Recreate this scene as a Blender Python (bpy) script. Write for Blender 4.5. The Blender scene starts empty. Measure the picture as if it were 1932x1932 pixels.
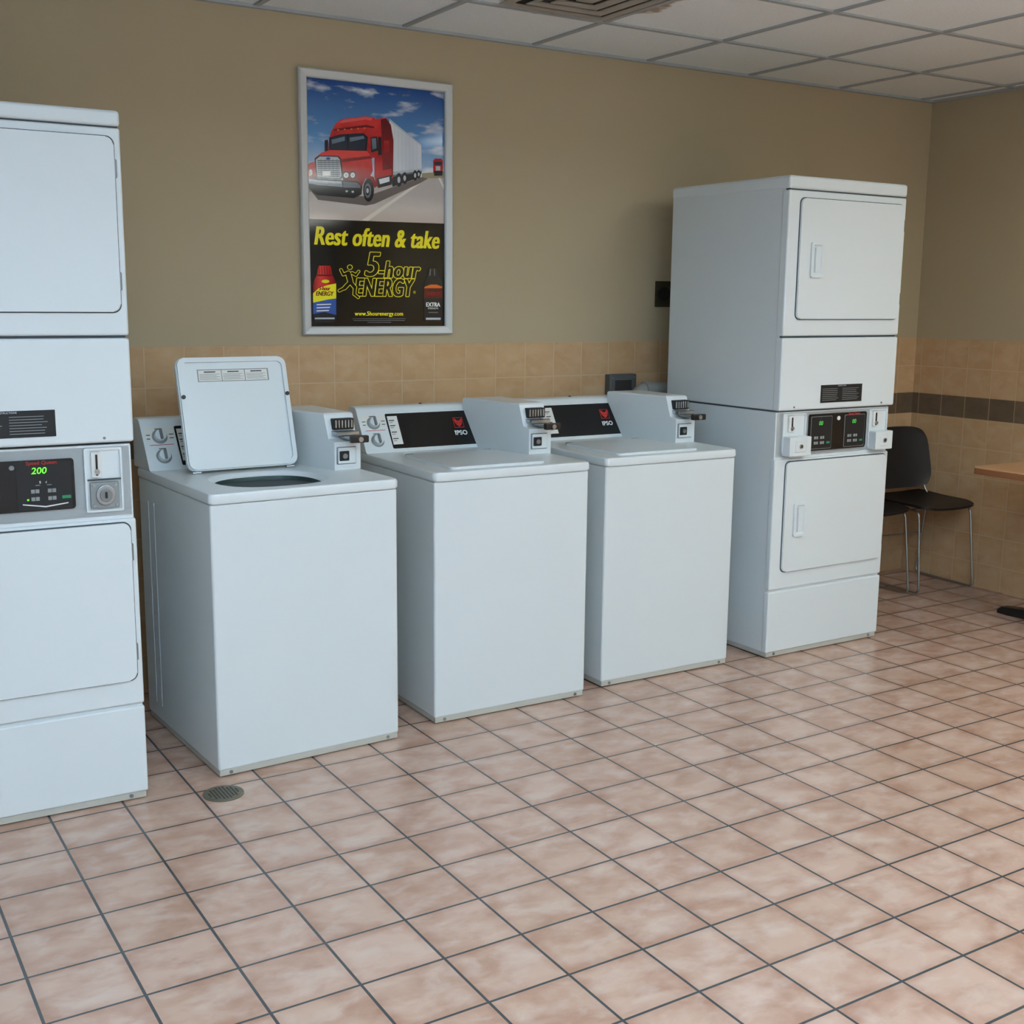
import bpy, bmesh, math, random
from mathutils import Matrix, Vector
random.seed(3)
S=bpy.context.scene
COL=S.collection
try:
    S.view_settings.view_transform='Standard'
except Exception: pass

# ---------------------------------------------------------------- materials
def lin(c):
    out=[]
    for v in c:
        v=v/255.0
        out.append(v/12.92 if v<=.04045 else ((v+.055)/1.055)**2.4)
    return (out[0],out[1],out[2],1.0)
def mat(name,rgb,rough=.5,metal=0.0,spec=.5,emit=None,es=0.0,coat=0.0,noise=0.0,nscale=8.0,bump=0.0,bscale=200.0):
    m=bpy.data.materials.new(name);m.use_nodes=True
    nt=m.node_tree;b=nt.nodes['Principled BSDF']
    c=lin(rgb)
    b.inputs['Base Color'].default_value=c
    b.inputs['Roughness'].default_value=rough
    b.inputs['Metallic'].default_value=metal
    b.inputs['Specular IOR Level'].default_value=spec
    b.inputs['Coat Weight'].default_value=coat
    b.inputs['Coat Roughness'].default_value=.06
    if emit:
        b.inputs['Emission Color'].default_value=lin(emit);b.inputs['Emission Strength'].default_value=es
    tc=nt.nodes.new('ShaderNodeTexCoord')
    if noise>0:
        n=nt.nodes.new('ShaderNodeTexNoise');n.inputs['Scale'].default_value=nscale;n.inputs['Detail'].default_value=4
        nt.links.new(tc.outputs['Object'],n.inputs['Vector'])
        r=nt.nodes.new('ShaderNodeMix');r.data_type='RGBA'
        r.inputs[6].default_value=tuple(x*(1-noise) for x in c[:3])+(1,)
        r.inputs[7].default_value=tuple(min(1,x*(1+noise)) for x in c[:3])+(1,)
        nt.links.new(n.outputs['Fac'],r.inputs[0]);nt.links.new(r.outputs[2],b.inputs['Base Color'])
    if bump>0:
        n2=nt.nodes.new('ShaderNodeTexNoise');n2.inputs['Scale'].default_value=bscale
        nt.links.new(tc.outputs['Object'],n2.inputs['Vector'])
        bp=nt.nodes.new('ShaderNodeBump');bp.inputs['Strength'].default_value=bump;bp.inputs['Distance'].default_value=.002
        nt.links.new(n2.outputs['Fac'],bp.inputs['Height']);nt.links.new(bp.outputs['Normal'],b.inputs['Normal'])
    return m
def tile_mat(name,axes,off,pitch,c1,c2,cm,mortar,blotch,rough,bscale=9.0,contrast=.5,bumpd=.0015,coat=0,light=None,edge=0):
    m=bpy.data.materials.new(name);m.use_nodes=True
    nt=m.node_tree;L=nt.links;b=nt.nodes['Principled BSDF']
    tc=nt.nodes.new('ShaderNodeTexCoord');sp=nt.nodes.new('ShaderNodeSeparateXYZ');L.new(tc.outputs['Object'],sp.inputs[0])
    cb=nt.nodes.new('ShaderNodeCombineXYZ')
    for i in range(2):
        ma=nt.nodes.new('ShaderNodeMath');ma.operation='SUBTRACT';L.new(sp.outputs[axes[i]],ma.inputs[0]);ma.inputs[1].default_value=off[i]-50*pitch[i]
        L.new(ma.outputs[0],cb.inputs[i])
    def brick(ms_,sm):
        br=nt.nodes.new('ShaderNodeTexBrick');br.offset=0;br.squash=1
        L.new(cb.outputs[0],br.inputs['Vector'])
        br.inputs['Scale'].default_value=1;br.inputs['Mortar Size'].default_value=ms_;br.inputs['Mortar Smooth'].default_value=sm
        br.inputs['Bias'].default_value=0
        br.inputs['Brick Width'].default_value=pitch[0];br.inputs['Row Height'].default_value=pitch[1]
        return br
    br=brick(mortar,.15)
    br.inputs['Color1'].default_value=lin(c1);br.inputs['Color2'].default_value=lin(c2);br.inputs['Mortar'].default_value=lin(cm)
    inv=nt.nodes.new('ShaderNodeMath');inv.operation='SUBTRACT';inv.inputs[0].default_value=1;L.new(br.outputs['Fac'],inv.inputs[1])
    fl=nt.nodes.new('ShaderNodeVectorMath');fl.operation='DIVIDE';fl.inputs[1].default_value=(pitch[0],pitch[1],1);L.new(cb.outputs[0],fl.inputs[0])
    fl2=nt.nodes.new('ShaderNodeVectorMath');fl2.operation='FLOOR';L.new(fl.outputs[0],fl2.inputs[0])
    wn=nt.nodes.new('ShaderNodeTexWhiteNoise');wn.noise_dimensions='3D';L.new(fl2.outputs[0],wn.inputs[0])
    sc=nt.nodes.new('ShaderNodeVectorMath');sc.operation='SCALE';sc.inputs['Scale'].default_value=7.0;L.new(wn.outputs['Color'],sc.inputs[0])
    mp=nt.nodes.new('ShaderNodeMapping');mp.inputs['Scale'].default_value=(1.0,1.5,1.0);mp.inputs['Rotation'].default_value=(0,0,.45);L.new(cb.outputs[0],mp.inputs[0])
    av=nt.nodes.new('ShaderNodeVectorMath');av.operation='ADD';L.new(mp.outputs[0],av.inputs[0]);L.new(sc.outputs[0],av.inputs[1])
    prev=br.outputs['Color']
    def layer(prev,fac,con,col):
        mu=nt.nodes.new('ShaderNodeMath');mu.operation='MULTIPLY';L.new(fac,mu.inputs[0]);L.new(inv.outputs[0],mu.inputs[1])
        mu2=nt.nodes.new('ShaderNodeMath');mu2.operation='MULTIPLY';L.new(mu.outputs[0],mu2.inputs[0]);mu2.inputs[1].default_value=con
        mx=nt.nodes.new('ShaderNodeMix');mx.data_type='RGBA';L.new(mu2.outputs[0],mx.inputs[0]);L.new(prev,mx.inputs[6]);mx.inputs[7].default_value=lin(col)
        return mx.outputs[2]
    first=None
    for (col,scl,lo,hi,con) in ((blotch,bscale,.42,.68,contrast),(light,bscale*1.4,.48,.70,contrast*.8)):
        if col is None: continue
        n=nt.nodes.new('ShaderNodeTexNoise');n.inputs['Scale'].default_value=scl;n.inputs['Detail'].default_value=5;n.inputs['Roughness'].default_value=.55;n.inputs['Distortion'].default_value=.35
        L.new(av.outputs[0],n.inputs['Vector'])
        if first is None: first=n
        rp=nt.nodes.new('ShaderNodeValToRGB');rp.color_ramp.elements[0].position=lo;rp.color_ramp.elements[1].position=hi
        rp.color_ramp.elements[0].color=(0,0,0,1);rp.color_ramp.elements[1].color=(1,1,1,1)
        L.new(n.outputs['Fac'],rp.inputs[0])
        prev=layer(prev,rp.outputs[0],con,col)
    if edge>0:
        be=brick(.035,1.0)
        mm=nt.nodes.new('ShaderNodeMath');mm.operation='MULTIPLY';L.new(be.outputs['Fac'],mm.inputs[0]);L.new(first.outputs['Fac'],mm.inputs[1])
        prev=layer(prev,mm.outputs[0],edge,blotch)
    L.new(prev,b.inputs['Base Color'])
    b.inputs['Roughness'].default_value=rough
    b.inputs['Coat Weight'].default_value=coat
    bp=nt.nodes.new('ShaderNodeBump');bp.inputs['Strength'].default_value=.6;bp.inputs['Distance'].default_value=bumpd
    n3=nt.nodes.new('ShaderNodeTexNoise');n3.inputs['Scale'].default_value=14;L.new(tc.outputs['Object'],n3.inputs['Vector'])
    ad=nt.nodes.new('ShaderNodeMath');ad.operation='MULTIPLY_ADD';L.new(n3.outputs['Fac'],ad.inputs[0]);ad.inputs[1].default_value=.35;L.new(inv.outputs[0],ad.inputs[2])
    L.new(ad.outputs[0],bp.inputs['Height']);L.new(bp.outputs['Normal'],b.inputs['Normal'])
    return m

M_white=mat('white_enamel',(216,224,226),.32,noise=.012,nscale=3)
M_white2=mat('white_enamel_panel',(219,227,229),.28)
M_trim=mat('off_white_trim',(186,186,176),.5)
M_groove=mat('dark_gap',(66,76,80),.8)
M_black=mat('gloss_black',(14,15,17),.22)
M_blackm=mat('matt_black',(22,22,24),.6)
M_rub=mat('black_plastic',(20,20,22),.42,noise=.1)
M_chrome=mat('chrome',(170,176,180),.28,metal=1)
M_steel=mat('brushed_steel',(130,136,138),.4,metal=.6)
M_dsteel=mat('dark_steel_drum',(60,80,80),.4,metal=.4)
M_label=mat('paper_label',(225,226,220),.6)
M_ink=mat('label_ink',(70,72,74),.6)
M_wtxt=mat('white_print',(225,228,228),.5)
M_red=mat('red_print',(196,38,34),.5)
M_led=mat('green_led',(60,190,40),.5,emit=(120,240,60),es=1.0)
M_led2=mat('green_led_dim',(50,150,50),.5,emit=(90,220,90),es=.5)
M_grn=mat('green_key',(30,120,80),.5,emit=(20,140,80),es=.15)
M_key=mat('grey_key',(140,146,146),.5)

# ---------------------------------------------------------------- mesh builder
class MB:
    def __init__(s): s.bm=bmesh.new(); s.mats=[]; s.M=Matrix()
    def mi(s,m):
        if m not in s.mats: s.mats.append(m)
        return s.mats.index(m)
    def raw(s,verts,faces,m):
        k=s.mi(m);vs=[s.bm.verts.new(s.M@Vector(v)) for v in verts]
        for f in faces:
            try:
                fc=s.bm.faces.new([vs[i] for i in f]);fc.material_index=k;fc.smooth=True
            except ValueError: pass
    def take(s,t,m):
        bmesh.ops.recalc_face_normals(t,faces=t.faces)
        t.verts.index_update()
        s.raw([v.co.copy() for v in t.verts],[[v.index for v in f.verts] for f in t.faces],m);t.free()
    def box(s,x0,x1,y0,y1,z0,z1,m,bev=0,seg=3):
        t=bmesh.new();bmesh.ops.create_cube(t,size=1)
        for v in t.verts:
            v.co=Vector(((x0+x1)/2+v.co.x*(x1-x0),(y0+y1)/2+v.co.y*(y1-y0),(z0+z1)/2+v.co.z*(z1-z0)))
        if bev>0: bmesh.ops.bevel(t,geom=t.edges[:],offset=bev,segments=seg,profile=.5,affect='EDGES')
        s.take(t,m)
    def extr(s,pts,plane,a0,a1,m,bev=0,seg=2):
        def P(p,a):
            return {'xz':(p[0],a,p[1]),'xy':(p[0],p[1],a),'yz':(a,p[0],p[1])}[plane]
        t=bmesh.new();v0=[t.verts.new(P(p,a0)) for p in pts];v1=[t.verts.new(P(p,a1)) for p in pts];n=len(pts)
        f0=t.faces.new(v0);f1=t.faces.new(v1[::-1])
        for i in range(n): t.faces.new((v0[i],v0[(i+1)%n],v1[(i+1)%n],v1[i]))
        if bev>0:
            ed=list(set(list(f0.edges)+list(f1.edges)))
            bmesh.ops.bevel(t,geom=ed,offset=bev,segments=seg,profile=.5,affect='EDGES')
        s.take(t,m)
    def flat(s,pts,m,y=0.0):
        s.raw([(p[0],y,p[1]) for p in pts],[list(range(len(pts)))],m)
    def cyl(s,c,ax,r,h,m,seg=24,r2=None,bev=0):
        t=bmesh.new();bmesh.ops.create_cone(t,cap_ends=True,segments=seg,radius1=r,radius2=r if r2 is None else r2,depth=h)
        if bev>0:
            ed=[e for e in t.edges if len(e.link_faces)==2 and any(len(f.verts)>4 for f in e.link_faces)]
            bmesh.ops.bevel(t,geom=ed,offset=bev,segments=2,profile=.5,affect='EDGES')
        R={'z':Matrix(),'y':Matrix.Rotation(math.pi/2,4,'X'),'x':Matrix.Rotation(math.pi/2,4,'Y')}[ax]
        for v in t.verts: v.co=(Matrix.Translation(Vector(c))@R)@v.co
        s.take(t,m)
    def cdata(s,cd,m):
        o=bpy.data.objects.new('tmp',cd);COL.objects.link(o)
        dg=bpy.context.evaluated_depsgraph_get();dg.update()
        me=bpy.data.meshes.new_from_object(o.evaluated_get(dg))
        s.raw([v.co.copy() for v in me.vertices],[list(p.vertices) for p in me.polygons],m)
        bpy.data.objects.remove(o);bpy.data.meshes.remove(me);bpy.data.curves.remove(cd)
    def tube(s,pts,r,m,closed=False,fil=0.03,res=8):
        P=[Vector(p) for p in pts];out=[]
        n=len(P)
        for i in range(n):
            if not closed and i in(0,n-1): out.append(P[i]);continue
            a,b,c=P[i-1],P[i],P[(i+1)%n]
            d1=(a-b);d2=(c-b);f=min(fil,d1.length*.45,d2.length*.45)
            p1=b+d1.normalized()*f;p2=b+d2.normalized()*f
            for k in range(6):
                t=k/5;out.append(p1*(1-t)**2+b*2*t*(1-t)+p2*t*t)
        cd=bpy.data.curves.new('t','CURVE');cd.dimensions='3D';sp=cd.splines.new('POLY');sp.points.add(len(out)-1)
        for q,p in zip(sp.points,out): q.co=(p.x,p.y,p.z,1)
        sp.use_cyclic_u=closed;cd.bevel_depth=r;cd.bevel_resolution=3;cd.use_fill_caps=True
        s.cdata(cd,m)
    def text(s,body,size,x,z,m,y=0.0,sx=1.0,shear=0.0,off=0.0,align='CENTER',sp=1.0,ext=0.0):
        cd=bpy.data.curves.new('t','FONT');cd.body=body;cd.size=size;cd.align_x=align;cd.align_y='CENTER';cd.shear=shear;cd.offset=off;cd.space_character=sp;cd.resolution_u=4
        old=s.M.copy()
        s.M=old@Matrix.Translation((x,y,z))@Matrix.Rotation(math.pi/2,4,'X')@Matrix.Diagonal((sx,1,1,1))
        s.cdata(cd,m);s.M=old
    def finish(s,name,parent=None,label=None,smooth=True,angle=40):
        me=bpy.data.meshes.new(name);s.bm.to_mesh(me);s.bm.free()
        for m in s.mats: me.materials.append(m)
        if smooth: me.set_sharp_from_angle(angle=math.radians(angle))
        else:
            for p in me.polygons: p.use_smooth=False
        o=bpy.data.objects.new(name,me);COL.objects.link(o)
        if smooth:
            w=o.modifiers.new('wn','WEIGHTED_NORMAL');w.keep_sharp=True
        if parent: o.parent=parent
        if label: o['label']=label
        return o
def thing(name,loc,rot,label,category,group=None):
    e=bpy.data.objects.new(name,None);e.empty_display_size=.1;COL.objects.link(e)
    e.location=loc;e.rotation_euler=(0,0,rot);e['label']=label;e['category']=category
    if group: e['group']=group
    return e
def rrect(x0,x1,z0,z1,r,n=6):
    out=[]
    for cx,cz,a0 in ((x1-r,z1-r,0),(x0+r,z1-r,90),(x0+r,z0+r,180),(x1-r,z0+r,270)):
        for k in range(n+1):
            a=math.radians(a0+90*k/n);out.append((cx+r*math.cos(a),cz+r*math.sin(a)))
    return out

# ---------------------------------------------------------------- room
RX=4.68; LX=-2.9; FY=-8.2; CZ=2.557; WZ=1.304
def struct(o):
    o['kind']='structure';return o
M_floor=tile_mat('floor_tile',(0,1),(.060,-1.278),(.2083,.2012),(198,166,146),(205,174,156),(74,78,80),.0037,(162,114,90),.27,bscale=7,contrast=.55,light=(216,198,186),edge=.6)
UC=((204,170,129),(198,164,123),(206,180,143),.0026,(188,145,101),.28)
def WT(name,ax,offu,offz,pz): return tile_mat(name,(ax,2),(offu,offz),(.1515,pz),*UC,bscale=9,contrast=.5,light=(214,187,150),edge=.35)
def WS(name,ax,offu): return tile_mat(name,(ax,2),(offu,.89),(.1515,.4),(122,102,82),(106,88,70),(156,136,108),.003,(90,74,58),.3,bscale=12,contrast=.5)
M_wt=WT('wall_tile_upper',0,1.510,1.304-.152*4,.1525);M_wl=WT('wall_tile_lower',0,1.510,.89-.152*10,.152);M_ws=WS('wall_tile_band',0,1.510)
M_wtr=WT('wall_tile_upper_side',1,-.05,1.304-.152*4,.1525);M_wlr=WT('wall_tile_lower_side',1,-.05,.89-.152*10,.152);M_wsr=WS('wall_tile_band_side',1,-.05)
M_paint=mat('olive_beige_paint',(184,168,137),.75,noise=.02,nscale=2,bump=.15,bscale=180)
M_paint2=mat('pale_bounce_paint',(224,229,232),.75,noise=.02,nscale=2)  # unseen walls coloured pale to bounce more cool light
b=MB();b.box(LX-.1,RX+.1,FY-.1,.1,-.1,0,M_floor);struct(b.finish('floor',smooth=False))
b=MB();b.box(LX-.1,RX+.1,0,.1,0,CZ,M_paint);struct(b.finish('wall_back',smooth=False))
b=MB();b.box(RX,RX+.1,FY,0,0,CZ,M_paint);struct(b.finish('wall_right',smooth=False))
b=MB();b.box(LX-.1,LX,FY,0,0,CZ,M_paint2);struct(b.finish('wall_left',smooth=False))
b=MB();b.box(LX-.1,RX+.1,FY-.1,FY,0,CZ,M_paint2);struct(b.finish('wall_front',smooth=False))
b=MB()
b.box(LX,RX,-.008,0.0,1.005,WZ,M_wt);b.box(LX,RX,-.008,0,.89,1.005,M_ws);b.box(LX,RX,-.008,0,0,.89,M_wl)
struct(b.finish('trim_1',smooth=False))
b=MB()
b.box(RX-.008,RX,FY,-.008,1.005,WZ,M_wtr);b.box(RX-.008,RX,FY,-.008,.89,1.005,M_wsr);b.box(RX-.008,RX,FY,-.008,0,.89,M_wlr)
struct(b.finish('trim_2',smooth=False))
VX,VY=1.860,-.815
mc=bpy.data.materials.new('ceiling_panel');mc.use_nodes=True;nt=mc.node_tree;L=nt.links;bs=nt.nodes['Principled BSDF']
tc=nt.nodes.new('ShaderNodeTexCoord')
n=nt.nodes.new('ShaderNodeTexNoise');n.inputs['Scale'].default_value=120;n.inputs['Detail'].default_value=4;L.new(tc.outputs['Object'],n.inputs['Vector'])
r=nt.nodes.new('ShaderNodeValToRGB');r.color_ramp.elements[0].position=.3;r.color_ramp.elements[0].color=lin((236,243,246));r.color_ramp.elements[1].position=.6;r.color_ramp.elements[1].color=lin((246,251,253))
L.new(n.outputs['Fac'],r.inputs[0])
vd=nt.nodes.new('ShaderNodeVectorMath');vd.operation='DISTANCE';vd.inputs[1].default_value=(VX+.04,VY,CZ);L.new(tc.outputs['Object'],vd.inputs[0])
n2=nt.nodes.new('ShaderNodeTexNoise');n2.inputs['Scale'].default_value=9;n2.inputs['Detail'].default_value=3;L.new(tc.outputs['Object'],n2.inputs['Vector'])
ma=nt.nodes.new('ShaderNodeMath');ma.operation='MULTIPLY_ADD';L.new(n2.outputs['Fac'],ma.inputs[0]);ma.inputs[1].default_value=-.30;L.new(vd.outputs['Value'],ma.inputs[2])
r2=nt.nodes.new('ShaderNodeValToRGB');r2.color_ramp.elements[0].position=.13;r2.color_ramp.elements[0].color=(1,1,1,1);r2.color_ramp.elements[1].position=.17;r2.color_ramp.elements[1].color=(0,0,0,1)
L.new(ma.outputs[0],r2.inputs[0])
mx=nt.nodes.new('ShaderNodeMix');mx.data_type='RGBA';L.new(r2.outputs[0],mx.inputs[0]);L.new(r.outputs[0],mx.inputs[6]);mx.inputs[7].default_value=lin((172,154,138));L.new(mx.outputs[2],bs.inputs['Base Color'])
bs.inputs['Roughness'].default_value=.9
b=MB();b.box(LX-.1,RX+.1,FY-.1,.1,CZ,CZ+.08,mc);struct(b.finish('ceiling',smooth=False))
M_tbar=mat('ceiling_grid_bar',(168,174,177),.5)
b=MB()
x=1.524-.61*7
while x<RX:
    if x>LX: b.box(x-.011,x+.011,FY,0,CZ-.007,CZ+.001,M_tbar)
    x+=.61
y=-.52
while y>FY:
    b.box(LX,RX,y-.011,y+.011,CZ-.008,CZ+.001,M_tbar);y-=.61
b.box(LX,RX,-.022,0,CZ-.012,CZ,M_tbar);b.box(RX-.022,RX,FY,0,CZ-.012,CZ,M_tbar)
struct(b.finish('trim_3',smooth=False))

M_vent=mat('painted_metal_vent',(166,162,154),.5,noise=.15,nscale=12);M_dark=mat('duct_dark',(44,42,40),.8)
e=thing('ceiling_vent',(VX,VY,CZ-.008),0,'square stepped metal air diffuser set in stained ceiling panel','air vent')
b=MB();b.box(-.21,.21,-.21,.21,-.001,.004,M_dark)
def ring(b,ro,ri,zo,zi,m):
    vo=[(-ro,-ro,zo),(ro,-ro,zo),(ro,ro,zo),(-ro,ro,zo)];vi=[(-ri,-ri,zi),(ri,-ri,zi),(ri,ri,zi),(-ri,ri,zi)]
    b.raw(vo+vi+[(v[0],v[1],v[2]-.003) for v in vo+vi],[(i,(i+1)%4,4+(i+1)%4,4+i) for i in range(4)]+[(8+i,8+(i+1)%4,12+(i+1)%4,12+i) for i in range(4)]+[(i,(i+1)%4,8+(i+1)%4,8+i) for i in range(4)],m)
for ro,ri,zo,zi in ((.235,.195,-.003,-.003),(.165,.130,-.009,-.003),(.100,.065,-.009,-.003)): ring(b,ro,ri,zo,zi,M_vent)
b.box(-.035,.035,-.035,.035,-.009,-.004,M_vent)
b.finish('vent_louvre',e,smooth=False)

# ---------------------------------------------------------------- washers
W,D=.65,.711
DK=.906
def fr_slant():
    y0,z0,y1,z1=.565,DK,.662,1.066
    l=math.hypot(y1-y0,z1-z0);a=math.atan2(y1-y0,z1-z0)
    return Matrix.Translation((0,y0,z0))@Matrix.Rotation(-a,4,'X'),l
def build_washer(loc,rot,label,open_lid):
    e=thing('washing_machine',loc,rot,label,'washing machine','coin-operated top-load washers in a row')
    b=MB()
    b.box(.004,W-.004,.004,.700,.022,.872,M_white,.008,3)
    for x in (.54,.60):
        b.box(.0028,.006,x-.0015,x+.0015,.08,.80,M_white,.001,1)
    b.box(.010,W-.010,.010,.690,.870,.876,M_groove)
    b.finish('cabinet_body',e)
    b=MB();b.box(.008,W-.008,.007,.692,.004,.026,M_trim,.002,2)
    for x in (.045,W-.045): b.cyl((x,.008,.014),'y',.006,.006,M_steel,12)
    b.finish('base_rail',e)
    for x in (.05,W-.05):
        for y in (.06,.64):
            b=MB();b.cyl((x,y,.006),'z',.018,.012,M_rub,16);b.finish('foot',e)
    out=rrect(0,W,-.004,.706,.018,8)
    cx,cy=.283,.215
    def dens(l):
        o=[]
        for i in range(len(l)):
            a=Vector(l[i]);c=Vector(l[(i+1)%len(l)]);k=max(1,int(round((c-a).length/.05)))
            for q in range(k): o.append(tuple(a.lerp(c,q/k)))
        return o
    ref=dens([(p[0],p[1],0) for p in out]);N=len(ref)
    mxp,myp=W/2,.351
    def outer(shr,z): return [(mxp+(p[0]-mxp)*(1-shr/mxp),myp+(p[1]-myp)*(1-shr/.355),z) for p in ref]
    def inner(rx,ry,z):
        r=[]
        for p in ref:
            a=math.atan2((p[1]-cy),(p[0]-cx));c,s_=math.cos(a),math.sin(a);k=(abs(c)**2.5+abs(s_)**2.5)**(-1/2.5)
            r.append((cx+rx*c*k,cy+ry*s_*k,z))
        return r
    loops=[outer(.004,.872),outer(0,.878),outer(0,DK-.010),outer(.003,DK-.003),outer(.010,DK),inner(.190,.176,DK),inner(.184,.170,DK-.004),inner(.178,.164,DK-.014),inner(.168,.154,DK-.016)]
    b=MB();vs=[p for l in loops for p in l]
    fs=[(i*N+j,i*N+(j+1)%N,(i+1)*N+(j+1)%N,(i+1)*N+j) for i in range(len(loops)-1) for j in range(N)]
    b.raw(vs,fs,M_white2)
    b.finish('top_deck',e)
    b=MB();l2=[inner(.170,.156,DK-.017),inner(.166,.152,DK-.040),inner(.172,.158,DK-.30)]
    b.raw([p for l in l2 for p in l],[(i*N+j,i*N+(j+1)%N,(i+1)*N+(j+1)%N,(i+1)*N+j) for i in range(2) for j in range(N)]+[list(range(2*N,3*N))],M_dsteel)
    b.finish('wash_tub',e,'grey-green inner wash tub')
    b=MB();lw,ll=.395,.385
    b.extr(rrect(0,lw,0,ll,.028,8),'xy',0,.016,M_white2,.005,3)
    ro=rrect(.004,lw-.004,.004,ll-.004,.026,8);ri=rrect(.018,lw-.018,.018,ll-.018,.02,8);n=len(ro)
    b.raw([(p[0],p[1],0.001) for p in ro]+[(p[0],p[1],-.008) for p in ro]+[(p[0],p[1],-.008) for p in ri]+[(p[0],p[1],0.001) for p in ri],
        [(k*n+j,k*n+(j+1)%n,(k+1)*n+(j+1)%n,(k+1)*n+j) for k in range(3) for j in range(n)],M_white2)
    if open_lid:
        b.box(.072,.326,.042,.084,-.0012,.001,M_key)
        for k in range(3):
            x0=.075+k*.083
            b.box(x0,x0+.080,.045,.082,-.0018,.001,M_label)
            b.box(x0+.02,x0+.06,.049,.053,-.0024,-.001,M_ink)
            for q in range(5): b.box(x0+.004,x0+.074-.01*(q%2),.058+q*.0045,.0593+q*.0045,-.0024,-.001,M_key)
    for x in (.012,lw-.012):
        b.cyl((x,.135,-.010),'z',.007,.006,M_rub,14)
    lo=b.finish('lid',e)
    hinge=Matrix.Translation((.085,.415,DK+.010))
    if open_lid: lo.matrix_local=hinge@Matrix.Rotation(math.radians(-(90+15)),4,'X')@Matrix.Translation((0,-ll,0))
    else: lo.matrix_local=Matrix.Translation((.085,.415-ll,DK-.007))
    for x in (.115,.085+lw-.03):
        b=MB();b.cyl((x,.42,DK+.004),'x',.006,.03,M_chrome,14);b.finish('hinge',e)
    b=MB()
    prof=[(.560,DK-.002),(.564,DK+.004),(.660,1.064),(.668,1.072),(.680,1.076),(.725,1.076),(.736,1.066),(.738,DK-.002)]
    b.extr(prof,'yz',.002,.60,M_white2,.006,2)
    b.cyl((.30,.70,1.077),'z',.006,.004,M_blackm,12)
    F,l=fr_slant();b.M=F
    b.extr(rrect(.012,.114,.018,l-.026,.006,3),'xz',-.0016,.004,M_label)
    for z in (l*.67,l*.27):
        b.box(.022,.105,-.0022,0,z-.032,z-.030,M_red)
        b.box(.016,.030,-.0022,0,z+.006,z+.009,M_ink);b.box(.016,.028,-.0022,0,z-.008,z-.005,M_ink)
        b.box(.096,.112,-.0022,0,z+.006,z+.009,M_ink);b.box(.096,.110,-.0022,0,z-.008,z-.005,M_ink)
        b.box(.05,.075,-.0022,0,z+.028,z+.031,M_ink)
        b.cyl((.062,-.0012,z),'y',.027,.003,M_key,28)
    b.finish('console',e)
    for z in (l*.67,l*.27):
        b=MB();b.M=F;b.cyl((.062,-.010,z),'y',.020,.020,M_white2,24,bev=.003);b.box(.058,.066,-.030,-.018,z-.018,z+.018,M_steel,.002,2);b.finish('knob',e)
    b=MB();b.M=F
    b.extr(rrect(.118,.535,.012,l-.024,.006,3),'xz',-.003,.004,M_black,.001,1)
    b.box(.124,.166,-.0042,-.002,.030,l-.036,M_label)
    for z in (.052,.080,.108,.130):
        b.box(.128,.150,-.0052,-.004,z,z+.004,M_ink);b.box(.128,.142,-.0052,-.004,z-.008,z-.0055,M_key)
    ex,ez,k_=.430,.108,.88
    b.box(ex-.025*k_,ex+.025*k_,-.0042,-.002,ez-.023*k_,ez+.028*k_,M_red)
    b.box(ex-.0225*k_,ex+.0225*k_,-.0046,-.002,ez-.0205*k_,ez+.0255*k_,M_black)
    fox=[(-.021,.023),(-.014,.020),(-.007,.012),(0,.010),(.007,.012),(.014,.020),(.021,.023),(.020,.008),(.016,-.004),(.009,-.013),(0,-.019),(-.009,-.013),(-.016,-.004),(-.020,.008)]
    b.extr([(ex+p[0]*k_,ez+p[1]*k_) for p in fox],'xz',-.0054,-.0044,M_red)
    for sg in (-1,1): b.extr([(ex+sg*.004*k_,ez-.002*k_),(ex+sg*.011*k_,ez+.003*k_),(ex+sg*.010*k_,ez-.001*k_),(ex+sg*.005*k_,ez-.004*k_)],'xz',-.006,-.0052,M_black)
    b.text('IPSO',.027,ex,.064,M_wtxt,y=-.0048,sx=1.0,off=.0008,sp=1.05)
    b.finish('control_panel',e,'glossy black panel with red emblem')
    b=MB()
    secs=[(DK-.001,.268),(1.003,.268),(1.012,.300),(1.092,.325),(1.098,.332)]
    vs=[];
    for k,(z,fy) in enumerate(secs):
        ins=.004 if k==len(secs)-1 else 0
        t=(fy-.268)/.37
        xl=.548-(.073)*t
        vs+=[(xl+ins,fy,z),(.648-ins,fy,z),(.648-ins,.655-ins,z),(.468+ins,.655-ins,z)]
    fs=[(4*k+j,4*k+(j+1)%4,4*k+4+(j+1)%4,4*k+4+j) for k in range(len(secs)-1) for j in range(4)]
    kk=4*(len(secs)-1);fs+=[(kk,kk+1,kk+2,kk+3),(3,2,1,0)]
    t=bmesh.new();tv=[t.verts.new(v) for v in vs]
    for f in fs: t.faces.new([tv[i] for i in f])
    bmesh.ops.bevel(t,geom=t.edges[:],offset=.0015,segments=2,profile=.5,affect='EDGES')
    b.take(t,M_white2);b.finish('coin_box',e)
    b=MB()
    b.box(.556,.628,.262,.270,.926,.986,M_key,.002,1);b.box(.559,.625,.260,.264,.929,.983,M_white2)
    b.box(.563,.600,.257,.262,.938,.972,M_blackm,.002,1);b.cyl((.582,.255,.955),'y',.009,.006,M_steel,16)
    b.finish('coin_vault_door',e,'small square lock door')
    b=MB()
    b.box(.560,.638,.296,.335,1.042,1.080,M_blackm,.003,2)
    for q in range(6): b.box(.564+q*.012,.570+q*.012,.290,.300,1.048,1.075,M_chrome,.001,1)
    b.box(.556,.642,.264,.325,1.024,1.038,M_chrome,.002,1)
    b.box(.580,.632,.200,.300,1.014,1.023,M_chrome,.002,1)
    b.box(.574,.640,.186,.208,1.006,1.030,M_rub,.004,2)
    b.cyl((.607,.184,1.018),'y',.009,.006,M_chrome,16)
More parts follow.
